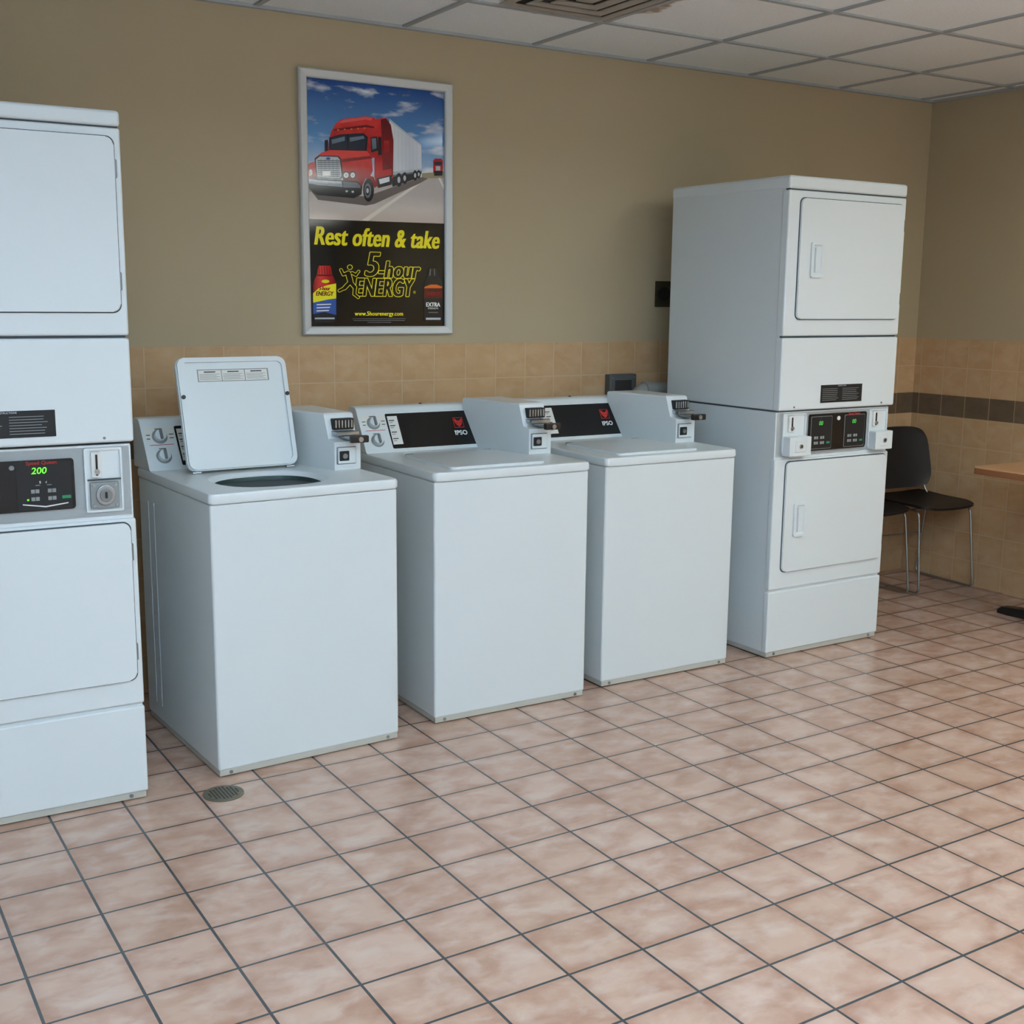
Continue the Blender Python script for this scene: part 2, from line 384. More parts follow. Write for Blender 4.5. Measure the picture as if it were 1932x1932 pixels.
    b.finish('coin_slide',e,'chrome coin slide with black push handle')
    return e
build_washer((.3600,-1.0150,0),.0463,'white enamel top-load coin washer with its lid raised beside drain',True)
build_washer((1.1700,-.9280,0),-.0121,'white enamel top-load coin washer, lid closed, between two other washers',False)
build_washer((1.9230,-.8910,0),-.0099,'white enamel top-load coin washer, lid closed, beside stacked dryer',False)

# ---------------------------------------------------------------- stacked dryers
DW,DD,DH=.683,.711,1.986
def build_dryer(loc,rot,label,kind):
    e=thing('stacked_dryer',loc,rot,label,'clothes dryer','coin-operated stacked dryers')
    b=MB()
    b.box(.003,DW-.003,.010,DD,.022,1.046,M_white,.006,2)
    b.box(0,DW,0,.030,.024,.288,M_white2,.006,3)
    b.box(0,DW,0,.030,.296,.850,M_white2,.007,3)
    b.box(.004,DW-.004,.010,.035,.855,1.046,M_white2,.004,2)
    b.box(.006,DW-.006,.012,.02,.285,.300,M_groove);b.box(.006,DW-.006,.012,.02,.846,.858,M_groove)
    b.box(.008,DW-.008,.02,DD-.01,1.042,1.054,M_groove)
    b.finish('lower_cabinet_body',e)
    b=MB()
    b.box(.001,DW-.001,.014,DD,1.052,1.945,M_white,.006,2)
    b.box(-.002,DW+.002,-.012,.030,1.052,1.348,M_white2,.008,3)
    b.box(-.002,DW+.002,-.012,.030,1.355,1.930,M_white2,.008,3)
    b.box(.006,DW-.006,.0,.02,1.345,1.358,M_groove)
    b.box(-.003,DW+.003,-.014,DD+.002,1.934,DH,M_white2,.012,3)
    b.box(.004,DW-.004,-.006,DD-.006,1.928,1.937,M_groove)
    b.cyl((.08,-.013,1.066),'y',.004,.003,M_steel,10);b.cyl((DW-.08,-.013,1.066),'y',.004,.003,M_steel,10)
    b.finish('upper_cabinet_body',e)
    b=MB();b.box(.006,DW-.006,.005,DD-.01,.004,.028,M_trim,.002,2)
    for x in (.05,DW-.05): b.cyl((x,.006,.015),'y',.006,.006,M_steel,12)
    b.finish('base_rail',e)
    for x in (.05,DW-.05):
        for y in (.06,.64):
            b=MB();b.cyl((x,y,.006),'z',.018,.012,M_rub,16);b.finish('foot',e)
    for (z0,z1,fy,hx0,hz0,hz1) in ((.372,.838,0,.108,.520,.664),(1.424,1.900,-.012,.118,1.590,1.730)):
        b=MB();x0,x1=.060,.664
        b.extr(rrect(x0-.0035,x1+.0035,z0-.0035,z1+.0035,.024),'xz',fy-.002,fy+.01,M_groove)
        b.extr(rrect(x0,x1,z0,z1,.022),'xz',fy-.011,fy+.008,M_white2,.005,3)
        for zz in (z0+.06,z1-.11): b.box(x1-.004,x1+.006,fy-.010,fy+.002,zz,zz+.05,M_steel,.002,1)
        d=b.finish('door',e)
        b=MB();hx1=hx0+.070
        ro=rrect(hx0,hx1,hz0,hz1,.010);ri=rrect(hx0+.010,hx1-.010,hz0+.010,hz1-.010,.006);rj=rrect(hx0+.015,hx1-.015,hz0+.016,hz1-.016,.006);n=len(ro)
        y1=fy-.011;
        b.raw([(p[0],y1+.001,p[1]) for p in ro]+[(p[0],y1-.008,p[1]) for p in ro]+[(p[0],y1-.008,p[1]) for p in ri]+[(p[0],y1-.001,p[1]) for p in rj],
            [(k*n+j,k*n+(j+1)%n,(k+1)*n+(j+1)%n,(k+1)*n+j) for k in range(3) for j in range(n)]+[list(range(3*n,4*n))],M_white2)
        b.box(hx0+.022,hx0+.034,y1-.010,y1,hz0+.02,hz1-.02,M_white2,.003,2)
        b.finish('handle',d)
    b=MB();b.box(.230,.475,-.0145,-.011,1.078,1.152,M_blackm)
    b.text('INSTRUCTIONS',.007,.352,1.147,M_wtxt,y=-.0155)
    for q in range(7):
        for c in range(2):
            w=.10-.02*random.random();b.box(.238+c*.118,.238+c*.118+w,-.0155,-.014,1.1345-q*.0078,1.1362-q*.0078,M_key)
    b.finish('instruction_strip',e,'black strip of white print')
    b=MB()
    if kind=='single':
        cs=.129/.154
        b.M=Matrix.Translation((0,0,1.016))@Matrix.Diagonal((1,1,cs,1))@Matrix.Translation((0,0,-1.030))
    b.extr(rrect(.190,.520 if kind=='single' else .536,.876,1.030,.008),'xz',.004,.014,M_black,.002,2)
    if kind=='single':
        cx=.440
        b.extr(rrect(cx-.072,cx+.072,.880,1.024,.006),'xz',.0028,.006,M_blackm)
        b.text('Speed Queen',.015,cx-.006,1.021,M_red,y=.0018,off=.0001)
        b.text('200',.027,cx-.014,.997,M_led,y=.0016,shear=.15,off=.0004,sx=1.0)
        b.cyl((cx-.083,.003,1.010),'y',.007,.004,M_steel,16)
        for (dx,dz) in ((-.026,.936),(.018,.936),(-.026,.913),(.018,.913)):
            b.box(cx+dx-.011,cx+dx+.011,.0008,.004,dz-.006,dz+.006,M_key,.001,1)
            b.box(cx+dx-.0008,cx+dx+.0008,.0004,.001,dz-.006,dz+.006,M_blackm)
        b.box(cx+.044,cx+.068,.0008,.004,.909,.919,M_grn,.001,1);b.box(cx-.048,cx-.043,.0008,.004,.909,.914,M_led)
        b.text('$    ¢',.010,cx-.004,.963,M_wtxt,y=.0018)
        b.box(cx-.024,cx-.012,.0012,.004,.953,.955,M_key);b.box(cx+.006,cx+.018,.0012,.004,.953,.955,M_key)
        b.extr([(cx-.060,.900),(cx,.890),(cx+.060,.897),(cx+.060,.894),(cx,.886),(cx-.060,.897)],'xz',.0012,.004,M_wtxt)
    else:
        for cx,tx in ((.262,'00'),(.462,'00')):
            b.extr(rrect(cx-.062,cx+.062,.882,1.020,.005),'xz',.0028,.006,M_key)
            b.extr(rrect(cx-.060,cx+.060,.884,1.018,.005),'xz',.0018,.006,M_blackm)
            b.text(tx,.024,cx-.006,.990,M_led2,y=.0012,shear=.12,off=.0005)
            for (dx,dz) in ((-.030,.930),(.006,.930),(-.030,.908),(.006,.908)):
                b.box(cx+dx-.012,cx+dx+.012,.0006,.004,dz-.006,dz+.006,M_key,.001,1)
                b.box(cx+dx-.0008,cx+dx+.0008,.0002,.001,dz-.006,dz+.006,M_blackm)
            b.box(cx+.032,cx+.052,.0006,.004,.903,.912,M_grn,.001,1)
        b.cyl((.362,.003,1.008),'y',.009,.004,M_label,16)
        b.text('Speed Queen',.013,.455,1.0235,M_red,y=.0014,off=.0004)
    b.finish('control_panel',e,'glossy black panel with green digits')
    cols=[(.548,.652)] if kind=='single' else [(.040,.172),(.552,.668)]
    for (x0,x1) in cols:
        b=MB();zb=.872
        xm=(x0+x1)/2
        ro=rrect(x0,x1,zb,1.038,.006,3);ri=rrect(x0+.006,x1-.006,zb+.006,1.032,.004,3);n=len(ro)
        b.raw([(p[0],.012,p[1]) for p in ro]+[(p[0],.003,p[1]) for p in ro]+[(p[0],.003,p[1]) for p in ri]+[(p[0],.0095,p[1]) for p in ri],
            [(k*n+j,k*n+(j+1)%n,(k+1)*n+(j+1)%n,(k+1)*n+j) for k in range(3) for j in range(n)]+[list(range(3*n,4*n))],M_white2)
        b.box(xm-.034,xm-.006,.000,.010,.962,1.028,M_label,.002,1)
        b.box(xm-.022,xm-.017,-.004,.002,.968,1.022,M_blackm)
        b.cyl((xm-.019,-.004,.978),'y',.007,.008,M_chrome,16)
        if kind=='single':
            b.box(x0+.006,x1-.006,.000,.008,.955,.958,M_groove)
            b.box(x0+.012,x1-.012,-.003,.010,.882,.950,M_key,.003,2)
            b.cyl((xm,-.006,.917),'y',.026,.010,M_chrome,32,bev=.002);b.cyl((xm,-.012,.917),'y',.017,.010,M_steel,32,bev=.002)
            b.box(xm-.003,xm+.003,-.019,-.014,.910,.926,M_blackm)
            for dx in (-.030,.030):
                for dz in (.890,.942): b.cyl((xm+dx,-.004,dz),'y',.004,.003,M_chrome,10)
        b.finish('coin_acceptor',e,'white coin unit with metal slot')
        if kind!='single':
            b=MB()
            b.box(x0+.004,x1-.004,-.036,.012,.864,.944,M_white2,.004,2)
            b.box(x0+.034,x1-.034,-.0385,-.034,.880,.930,M_white,.003,1)
            b.cyl((xm,-.040,.905),'y',.009,.006,M_chrome,18);b.box(xm-.002,xm+.002,-.0445,-.040,.900,.910,M_blackm)
            b.finish('coin_box',e,'white protruding box with round lock')
    return e
d1=build_dryer((.1364-DW*math.cos(-.0191),-1.045-DW*math.sin(-.0191),0),-.0191,'white stacked coin dryer with one green display and round lock','single')
ZM=[(0,0),(.293,.297),(.853,.862),(1.052,1.082),(1.352,1.378),(1.419,1.441),(1.90,1.915),(1.986,1.986)]
def zmap(z):
    if z<=0: return z
    for (a,fa),(c,fc) in zip(ZM,ZM[1:]):
        if z<=c: return fa+(fc-fa)*(z-a)/(c-a)
    return z
for o in d1.children_recursive:
    if o.type=='MESH':
        for v in o.data.vertices: v.co.z=zmap(v.co.z)
build_dryer((2.7575,-.9258,0),.0078,'white stacked coin dryer with twin displays and protruding coin boxes','double')

# ---------------------------------------------------------------- poster
PX0,PX1,PZ0,PZ1=1.0736,1.7429,1.3442,2.3553
e=thing('framed_poster',((PX0+PX1)/2,0,PZ0),0,'silver-framed energy drink poster with red truck on highway, mounted on wall','poster')
M_alu=mat('brushed_aluminium_frame',(200,204,204),.38,metal=.15,noise=.03,nscale=20)
b=MB();hw=(PX1-PX0)/2;hh=PZ1-PZ0;fw=.034
def framebar(b,p):
    t=bmesh.new();prof=[(0,-.002),(0,-.020),(.15,-.026),(.85,-.022),(1,-.018),(1,-.002)]
    (ax,az),(bx,bz),(cx,cz),(dx,dz)=p
    r0=[t.verts.new((ax+(dx-ax)*s,y,az+(dz-az)*s)) for s,y in prof];r1=[t.verts.new((bx+(cx-bx)*s,y,bz+(cz-bz)*s)) for s,y in prof]
    for i in range(len(prof)): t.faces.new((r0[i],r0[(i+1)%6],r1[(i+1)%6],r1[i]))
    t.faces.new(r0);t.faces.new(r1[::-1]);b.take(t,M_alu)
O=[(-hw,0),(hw,0),(hw,hh),(-hw,hh)];I=[(-hw+fw,fw),(hw-fw,fw),(hw-fw,hh-fw),(-hw+fw,hh-fw)]
for i in range(4): framebar(b,(O[i],O[(i+1)%4],I[(i+1)%4],I[i]))
b.finish('frame',e,'silver aluminium frame',angle=15)
def pm(name,rgb,**k): return mat(name,rgb,.07,spec=.35,**k)
def pgrad(name,ax,lo,hi,cols,nz=.10,ns=30):
    m=bpy.data.materials.new(name);m.use_nodes=True;nt=m.node_tree;L=nt.links;bs=nt.nodes['Principled BSDF'];bs.inputs['Roughness'].default_value=.07;bs.inputs['Specular IOR Level'].default_value=.35
    tc=nt.nodes.new('ShaderNodeTexCoord');sp=nt.nodes.new('ShaderNodeSeparateXYZ');L.new(tc.outputs['Object'],sp.inputs[0])
    n=nt.nodes.new('ShaderNodeTexNoise');n.inputs['Scale'].default_value=ns;n.inputs['Detail'].default_value=4;L.new(tc.outputs['Object'],n.inputs['Vector'])
    mr=nt.nodes.new('ShaderNodeMapRange');mr.inputs[1].default_value=lo;mr.inputs[2].default_value=hi;L.new(sp.outputs[ax],mr.inputs[0])
    ad=nt.nodes.new('ShaderNodeMath');ad.operation='MULTIPLY_ADD';L.new(n.outputs['Fac'],ad.inputs[0]);ad.inputs[1].default_value=nz*4;ad2=nt.nodes.new('ShaderNodeMath');ad2.operation='SUBTRACT';L.new(mr.outputs[0],ad2.inputs[0]);ad2.inputs[1].default_value=nz*2;L.new(ad2.outputs[0],ad.inputs[2])
    cr=nt.nodes.new('ShaderNodeValToRGB');cr.color_ramp.elements[0].color=lin(cols[0]);cr.color_ramp.elements[1].color=lin(cols[-1])
    for i,c in enumerate(cols[1:-1]): q=cr.color_ramp.elements.new((i+1)/(len(cols)-1));q.color=lin(c)
    L.new(ad.outputs[0],cr.inputs[0]);L.new(cr.outputs[0],bs.inputs['Base Color']);return m
ms=bpy.data.materials.new('printed_sky');ms.use_nodes=True;nt=ms.node_tree;L=nt.links;bs=nt.nodes['Principled BSDF'];bs.inputs['Roughness'].default_value=.07;bs.inputs['Specular IOR Level'].default_value=.35
tc=nt.nodes.new('ShaderNodeTexCoord');sp=nt.nodes.new('ShaderNodeSeparateXYZ');L.new(tc.outputs['Object'],sp.inputs[0])
mr=nt.nodes.new('ShaderNodeMapRange');mr.inputs[1].default_value=.58;mr.inputs[2].default_value=.98;L.new(sp.outputs[2],mr.inputs[0])
cr=nt.nodes.new('ShaderNodeValToRGB');cr.color_ramp.elements[0].color=lin((206,220,230));cr.color_ramp.elements[1].color=lin((34,74,144));e2=cr.color_ramp.elements.new(.45);e2.color=lin((96,152,206))
L.new(mr.outputs[0],cr.inputs[0])
mp=nt.nodes.new('ShaderNodeMapping');mp.inputs['Scale'].default_value=(5,5,16);L.new(tc.outputs['Object'],mp.inputs[0])
nn=nt.nodes.new('ShaderNodeTexNoise');nn.inputs['Scale'].default_value=1.2;nn.inputs['Detail'].default_value=6;L.new(mp.outputs[0],nn.inputs['Vector'])
c2=nt.nodes.new('ShaderNodeValToRGB');c2.color_ramp.elements[0].position=.54;c2.color_ramp.elements[0].color=(0,0,0,1);c2.color_ramp.elements[1].position=.70;c2.color_ramp.elements[1].color=(1,1,1,1);L.new(nn.outputs['Fac'],c2.inputs[0])
mx=nt.nodes.new('ShaderNodeMix');mx.data_type='RGBA';L.new(c2.outputs[0],mx.inputs[0]);L.new(cr.outputs[0],mx.inputs[6]);mx.inputs[7].default_value=lin((225,232,238));L.new(mx.outputs[2],bs.inputs['Base Color'])
P_black=pm('print_black',(10,9,10));P_yel=pm('print_yellow',(248,234,40))
P_road=pgrad('print_road',2,.44,.57,((202,186,174),(212,202,194),(190,182,178)),.08,24)
P_redt=pgrad('print_truck_red',2,.56,.83,((150,14,24),(206,34,38),(168,18,28),(222,54,52)),.10,34)
P_hood=pgrad('print_hood_red',2,.60,.70,((140,14,24),(196,26,32),(232,70,64)),.08,40)
P_red2=pgrad('print_dark_red',2,.58,.83,((92,12,20),(140,26,34),(104,16,24)),.10,34);P_red3=pm('print_light_red',(236,96,90));P_glass=pm('print_windshield',(34,46,62));P_gl2=pgrad('print_windshield_sheen',2,.70,.78,((60,76,96),(120,140,158)),.1,40);P_sil=pm('print_silver',(190,198,206));P_gray=pm('print_grey',(110,116,124));P_dk=pm('print_dark',(24,26,34));P_trail=pgrad('print_trailer_white',0,.05,.24,((232,238,242),(206,214,224),(226,230,236)),.06,20);P_or=pm('print_orange',(230,110,30));P_wh=pm('print_white',(240,242,242));P_bl=pm('print_blue',(50,90,170));P_field=pm('print_field',(160,150,122));P_line=pm('print_lane',(232,226,214));P_shade=pm('print_road_shade',(112,102,98))
P_chr=pgrad('print_bumper_chrome',2,.555,.60,((60,66,78),(196,204,214),(120,128,140),(226,232,238)),.05,60)
P_btl=pgrad('print_bottle_red',0,-.29,-.19,((120,10,20),(228,60,54),(196,22,30),(110,8,18)),.03,40)
b=MB()
iw=2*(hw-.030);ih=hh-.06
def A(x,y):
    xl=581+(y-143)/473*7;u=(x-xl)/(841-xl)
    top=143+(x-581)*30/260;v=(y-top)/(616-top)
    return (-iw/2+u*iw,.030+(1-v)*ih)
class Lay: d=0
def ly():
    Lay.d+=1;return -.0062-.000015*Lay.d
def art(pts,m): b.flat([A(*p) for p in pts],m,y=ly())
def dot(x,y,rx,ry,m): b.flat([A(x+rx*math.cos(k*math.pi/10),y+ry*math.sin(k*math.pi/10)) for k in range(20)],m,y=ly())
def atext(s_,x,y,size,m,sx=1,shear=0,off=0,align='CENTER',d=((0,0),),sp=1.0):
    for dx,dy in d:
        p=A(x+dx,y+dy);b.text(s_,size,p[0],p[1],m,y=ly(),sx=sx,shear=shear,off=off,align=align,sp=sp)
def limb(p,q,r,m):
    a=math.atan2(q[1]-p[1],q[0]-p[0]);pts=[]
    for k in range(9): t=a+math.pi/2+math.pi*k/8;pts.append((p[0]+r*math.cos(t),p[1]+r*math.sin(t)))
    for k in range(9): t=a-math.pi/2+math.pi*k/8;pts.append((q[0]+r*math.cos(t),q[1]+r*math.sin(t)))
    b.flat([A(*z) for z in pts],m,y=ly())
b.box(-iw/2,iw/2,-.0055,-.001,.030,.030+ih,P_black)
b.flat([(-iw/2,.46),(iw/2,.46),(iw/2,.030+ih),(-iw/2,.030+ih)],ms,y=-.0060)
art([(584,345),(841,330),(841,418),(585,408)],P_road)
art([(584,340),(600,338),(620,342),(620,352),(584,358)],P_field)
art([(796,323),(841,320),(841,332),(796,333)],P_field)
art([(800,333),(806,333),(694,412),(682,411)],P_line)
art([(828,332),(832,332),(841,348),(841,358)],P_line)
art([(592,356),(690,366),(796,330),(808,333),(792,342),(706,380),(690,383),(604,372)],P_shade)
art([(734,221),(795,270),(796,322),(740,328)],P_trail)
art([(734,221),(795,270),(795,273),(735,226)],P_sil)
for k in range(7): art([(744+k*7,231+k*5.7),(744.5+k*7,231.5+k*5.7),(744.5+k*7,325),(744+k*7,325)],P_sil)
art([(740,320),(796,314),(796,318),(740,326)],P_sil);art([(740,326),(796,318),(796,323),(740,332)],P_gray)
art([(736,330),(795,321),(793,330),(776,336),(740,348)],P_dk)
for x,y,r in ((752,335,8),(763,332,7),(783,327,6),(790,325,5)): dot(x,y,r*.75,r*1.6,P_dk);dot(x,y,r*.35,r*.75,P_sil)
art([(706,222),(728,220),(737,233),(742,262),(741,330),(730,346),(712,350),(706,330)],P_redt)
art([(718,223),(728,221),(737,233),(742,262),(741,328),(722,332),(720,262)],P_red2)
art([(724,262),(734,262),(734,283),(724,284)],P_redt)
art([(624,258),(628,244),(636,230),(646,222),(690,217),(706,219),(712,232),(712,290),(696,298),(640,286),(622,282)],P_redt)
art([(640,229),(650,223),(690,218),(703,220),(700,225),(690,223),(648,229)],P_red3)
art([(633,240),(690,233),(706,236),(706,239),(690,237),(632,244)],P_red2)
for x in (640,652,664,676,688): dot(x,242-(x-640)*.07,1.8,1.5,P_or)
art([(624,256),(645,250),(686,248),(694,255),(692,281),(625,279)],P_dk)
art([(626,257),(645,252),(656,251),(656,278),(627,277)],P_glass);art([(659,251),(685,250),(691,256),(689,279),(659,278)],P_glass)
art([(628,260),(652,254),(652,262),(629,268)],P_gl2);art([(661,256),(686,253),(688,258),(661,264)],P_gl2)
art([(699,256),(711,254),(713,280),(700,284)],P_dk);art([(701,258),(709,257),(710,276),(702,279)],P_gl2)
art([(713,255),(719,255),(720,288),(713,289)],P_dk);art([(622,260),(616,261),(616,282),(622,282)],P_dk)
art([(598,294),(610,284),(626,279),(692,281),(701,292),(703,318),(697,330),(680,336),(650,342),(644,305)],P_hood)
art([(646,296),(700,290),(701,295),(647,302)],P_red2)
art([(584,312),(590,303),(600,300),(602,332),(586,330)],P_hood)
art([(598,295),(606,289),(640,290),(645,295),(649,328),(644,334),(601,331)],P_dk)
art([(600,297),(607,291),(639,292),(643,297),(646,327),(643,332),(603,329)],P_sil)
for k in range(9): art([(603,297.6+k*3.6),(643,298.2+k*3.6),(643,300.4+k*3.6),(603,299.8+k*3.6)],P_gray)
for k in range(5): art([(609+k*7,296),(610+k*7,296),(610.5+k*7,330),(609.5+k*7,330)],P_gray)
dot(622,295,4,2.4,P_bl)
art([(612,318),(626,318),(626,327),(612,327)],P_wh)
art([(586,331),(602,332),(646,335),(676,337),(684,345),(682,362),(668,369),(602,363),(588,352)],P_dk)
art([(588,333),(602,335),(646,338),(648,348),(603,344),(588,341)],P_chr)
art([(648,338),(674,340),(680,346),(680,350),(649,349)],P_gray)
dot(591,321,3,6,P_wh);dot(588,323,1.6,4,P_or)
art([(647,319),(673,318),(673,332),(648,333)],P_red2);dot(654,326,4.4,5,P_wh);dot(666,326,4,4.8,P_wh);dot(654,326,2.4,2.8,P_sil);dot(666,326,2.2,2.6,P_sil)
dot(655,356,2.4,2,P_sil);dot(666,357,2.4,2,P_sil)
art([(676,338),(690,325),(704,329),(712,346),(706,350),(700,336),(690,332),(682,348)],P_hood)
dot(695,354,10,22,P_dk);dot(693.5,355,6,14,P_gray);dot(693,355,4,9,P_dk);dot(693,355,2.4,5,P_sil)
art([(706,320),(738,314),(738,326),(712,332)],P_redt);art([(710,332),(738,326),(738,344),(714,350)],P_dk);art([(714,334),(734,329),(734,338),(716,343)],P_chr)
art([(818,300),(821,296),(834,296),(837,300),(837,322),(818,322)],P_redt);art([(820,302),(835,302),(835,308),(820,308)],P_glass);art([(819,319),(837,319),(836,328),(820,328)],P_dk);art([(823,310),(832,310),(832,318),(823,318)],P_sil)
art([(585,408),(841,418),(841,616),(588,616)],P_black)
atext('Rest often & take',712,446,.101,P_yel,sx=.735,shear=.22,off=.0008,d=[(k*.6,0) for k in (-2,-1,0,1,2)],sp=1.05)
for s_,x,y,sz,sx in (('5',699,497,.135,.95),('-hour',750,507,.094,.84),('ENERGY',722,541,.100,.68)):
    core=[(-1.1,0),(-.4,0),(.4,0),(1.1,0)]
    oc=[(cx_+1.3*math.cos(k*math.pi/4),1.3*math.sin(k*math.pi/4)) for cx_ in (-1.1,0,1.1) for k in range(8)]
    atext(s_,x,y,sz,P_yel,sx=sx,shear=.22,off=.0008,d=oc,sp=1.03)
    atext(s_,x,y,sz,P_black,sx=sx,shear=.22,off=.0006,d=core,sp=1.03)
segs=[((660,500),(660,500),4.0),((657,512),(661,528),4.4),((655,511),(648,514),2.2),((648,514),(644,505),2.0),((664,511),(671,515),2.2),((671,515),(676,508),1.8),
      ((659,530),(650,540),3.2),((650,540),(641,545),2.2),((662,530),(669,539),3.2),((669,539),(668,552),2.4),((668,552),(675,558),2.0)]
for p,q,r_ in segs: limb(p,q,r_+1.1,P_yel)
for p,q,r_ in segs: limb(p,q,r_,P_black)
atext('®',781,549,.016,P_yel)
atext('www.5hourenergy.com',714,590,.0235,P_yel,sx=.92,off=.0002,d=[(-.25,0),(.25,0)],sp=1.06)
for k,(w,yy) in enumerate(((50,599),(48,602.5),(22,606))): art([(714-w,yy),(714+w,yy),(714+w,yy+1.1),(714-w,yy+1.1)],P_gray)
art([(603,500),(605,497),(624,497),(626,500),(628,514),(633,524),(635,534),(635,602),(632,606),(597,606),(594,602),(594,534),(596,524),(601,514)],P_btl)
art([(602,514),(627,514),(628,517),(601,517)],P_red2)
for k in range(5): art([(604+k*4.6,499),(605+k*4.6,499),(605.6+k*4.8,513),(604.4+k*4.8,513)],P_red2)
art([(594,550),(604,540),(620,534),(635,531),(635,560),(620,562),(594,568)],P_yel)
art([(594,568),(620,562),(635,560),(635,602),(632,606),(597,606),(594,602)],P_bl)
art([(594,590),(614,586),(635,592),(635,602),(632,606),(597,606),(594,602)],P_dk)
dot(616,527,7,3.4,P_yel)
atext('5-hour',614,541,.021,P_redt,sx=.8,shear=.2,off=.0003,d=[(-.3,0),(.3,0)]);atext('ENERGY',614,551,.024,P_red2,sx=.82,shear=.2,off=.0003,d=[(-.3,0),(.3,0)])
for k in range(3): art([(600,571+k*6),(626-k*2,570+k*6),(626-k*2,572+k*6),(600,573+k*6)],P_wh)
art([(597,597),(632,597),(632,600),(597,600)],P_sil)
art([(808,505),(810,502),(825,502),(827,505),(829,518),(834,528),(836,540),(836,600),(832,606),(803,606),(799,602),(799,540),(801,528),(806,518)],P_dk)
art([(811,504),(813,504),(812,517),(810,517)],P_gray);art([(819,504),(820.5,504),(821,517),(819.5,517)],P_gray)
art([(800,538),(835,538),(836,560),(799,560)],P_red2)
art([(801,538),(812,534),(824,534),(835,538),(835,541),(800,541)],P_or)
atext('5-hour',817,544,.016,P_dk,sx=.8,shear=.2,off=.0003)
atext('ENERGY',817,552,.021,P_hood,sx=.8,shear=.2,off=.0003,d=[(-.3,0),(.3,0)])
atext('EXTRA',817,573,.024,P_wh,sx=.9,off=.0003,d=[(-.3,0),(.3,0)]);atext('STRENGTH',817,580,.011,P_wh,sx=.9)
art([(808,587),(827,587),(827,588.5),(808,588.5)],P_gray);art([(803,598),(832,598),(832,602),(803,602)],P_sil)
b.finish('printed_sheet',e,'glossy print, red truck above black text area',smooth=False)

# ---------------------------------------------------------------- floor drain
M_brass=mat('tarnished_brass',(112,108,92),.45,metal=.3,noise=.15,nscale=60)
e=thing('floor_drain',(.338,-1.13,0),0,'round tarnished metal floor drain in tiles beside washer','drain')
b=MB();b.cyl((0,0,.001),'z',.061,.004,M_brass,40)
b.finish('drain_rim',e)
b=MB();b.cyl((0,0,.0022),'z',.053,.004,M_brass,40,bev=.001)
for ix in range(-4,5):
    for iy in range(-4,5):
        if math.hypot(ix,iy)<4.3: b.box(ix*.0105-.0030,ix*.0105+.0030,iy*.0105-.0030,iy*.0105+.0030,.0035,.0046,M_dark)
b.finish('drain_grate',e)

# ---------------------------------------------------------------- wall fittings
e=thing('wall_outlet',(2.885,0,1.523),0,'tarnished brass outlet plate with black receptacle on wall beside dryer','wall outlet')
b=MB();M_bp=mat('brass_plate',(66,62,44),.35,metal=.3);b.box(-.048,.048,-.006,0,-.060,.060,M_bp,.002,2);b.finish('cover_plate',e)
b=MB();b.cyl((0,-.010,.0),'y',.034,.010,M_blackm,28,bev=.002);b.box(-.014,-.010,-.017,-.012,-.010,.012,M_dark);b.box(.010,.014,-.017,-.012,-.010,.012,M_dark);b.finish('receptacle',e)
M_pvc=mat('grey_pipe',(150,154,152),.45,noise=.05)
M_gal=mat('galvanised_box',(96,100,102),.45,metal=.3,noise=.1)
e=thing('junction_box',(2.635,0,1.10),0,'grey metal junction box on tiled wall behind washer','junction box')
b=MB();b.box(-.080,.075,-.043,0,-.10,.055,M_gal,.004,2);b.finish('box_body',e)
b=MB();b.box(-.074,.069,-.046,-.042,-.094,.049,M_gal,.002,1);b.box(-.050,.045,-.0475,-.045,-.070,.028,M_dark,.001,1)
for x in (-.064,.059):
    b.cyl((x,-.047,.04),'y',.004,.003,M_steel,10)
b.finish('cover_plate',e)
e=thing('drain_pipe',(2.66,-.10,0),0,'grey plastic pipe elbowing along tiled wall behind washer','pipe')
b=MB();b.tube([(0,0,.0),(0,0,1.085),(.42,0,1.085),(.42,.0,.0)],.032,M_pvc,fil=.07);b.cyl((.075,0,1.085),'x',.038,.05,M_pvc,28,bev=.002);b.cyl((0,0,1.0),'z',.038,.05,M_pvc,28,bev=.002)
b.finish('pipe_run',e)

# ---------------------------------------------------------------- chairs
def slab(b,fn,nu,nv,nrm,th,m):
    g=[[Vector(fn(-1+2*i/nu,-1+2*j/nv)) for j in range(nv+1)] for i in range(nu+1)]
    vs=[];idx={}
    for s in (0,1):
        for i in range(nu+1):
            for j in range(nv+1):
                idx[(s,i,j)]=len(vs);vs.append(g[i][j]+Vector(nrm)*(th*s))
    fs=[]
    for i in range(nu):
        for j in range(nv):
            fs.append((idx[0,i,j],idx[0,i+1,j],idx[0,i+1,j+1],idx[0,i,j+1]));fs.append((idx[1,i,j],idx[1,i,j+1],idx[1,i+1,j+1],idx[1,i+1,j]))
    for i in range(nu):
        for j in (0,nv): fs.append((idx[0,i,j],idx[0,i+1,j],idx[1,i+1,j],idx[1,i,j]))
    for j in range(nv):
        for i in (0,nu): fs.append((idx[0,i,j],idx[0,i,j+1],idx[1,i,j+1],idx[1,i,j]))
    t=bmesh.new();tv=[t.verts.new(v) for v in vs]
    for f in fs: t.faces.new([tv[k] for k in f])
    b.take(t,m)
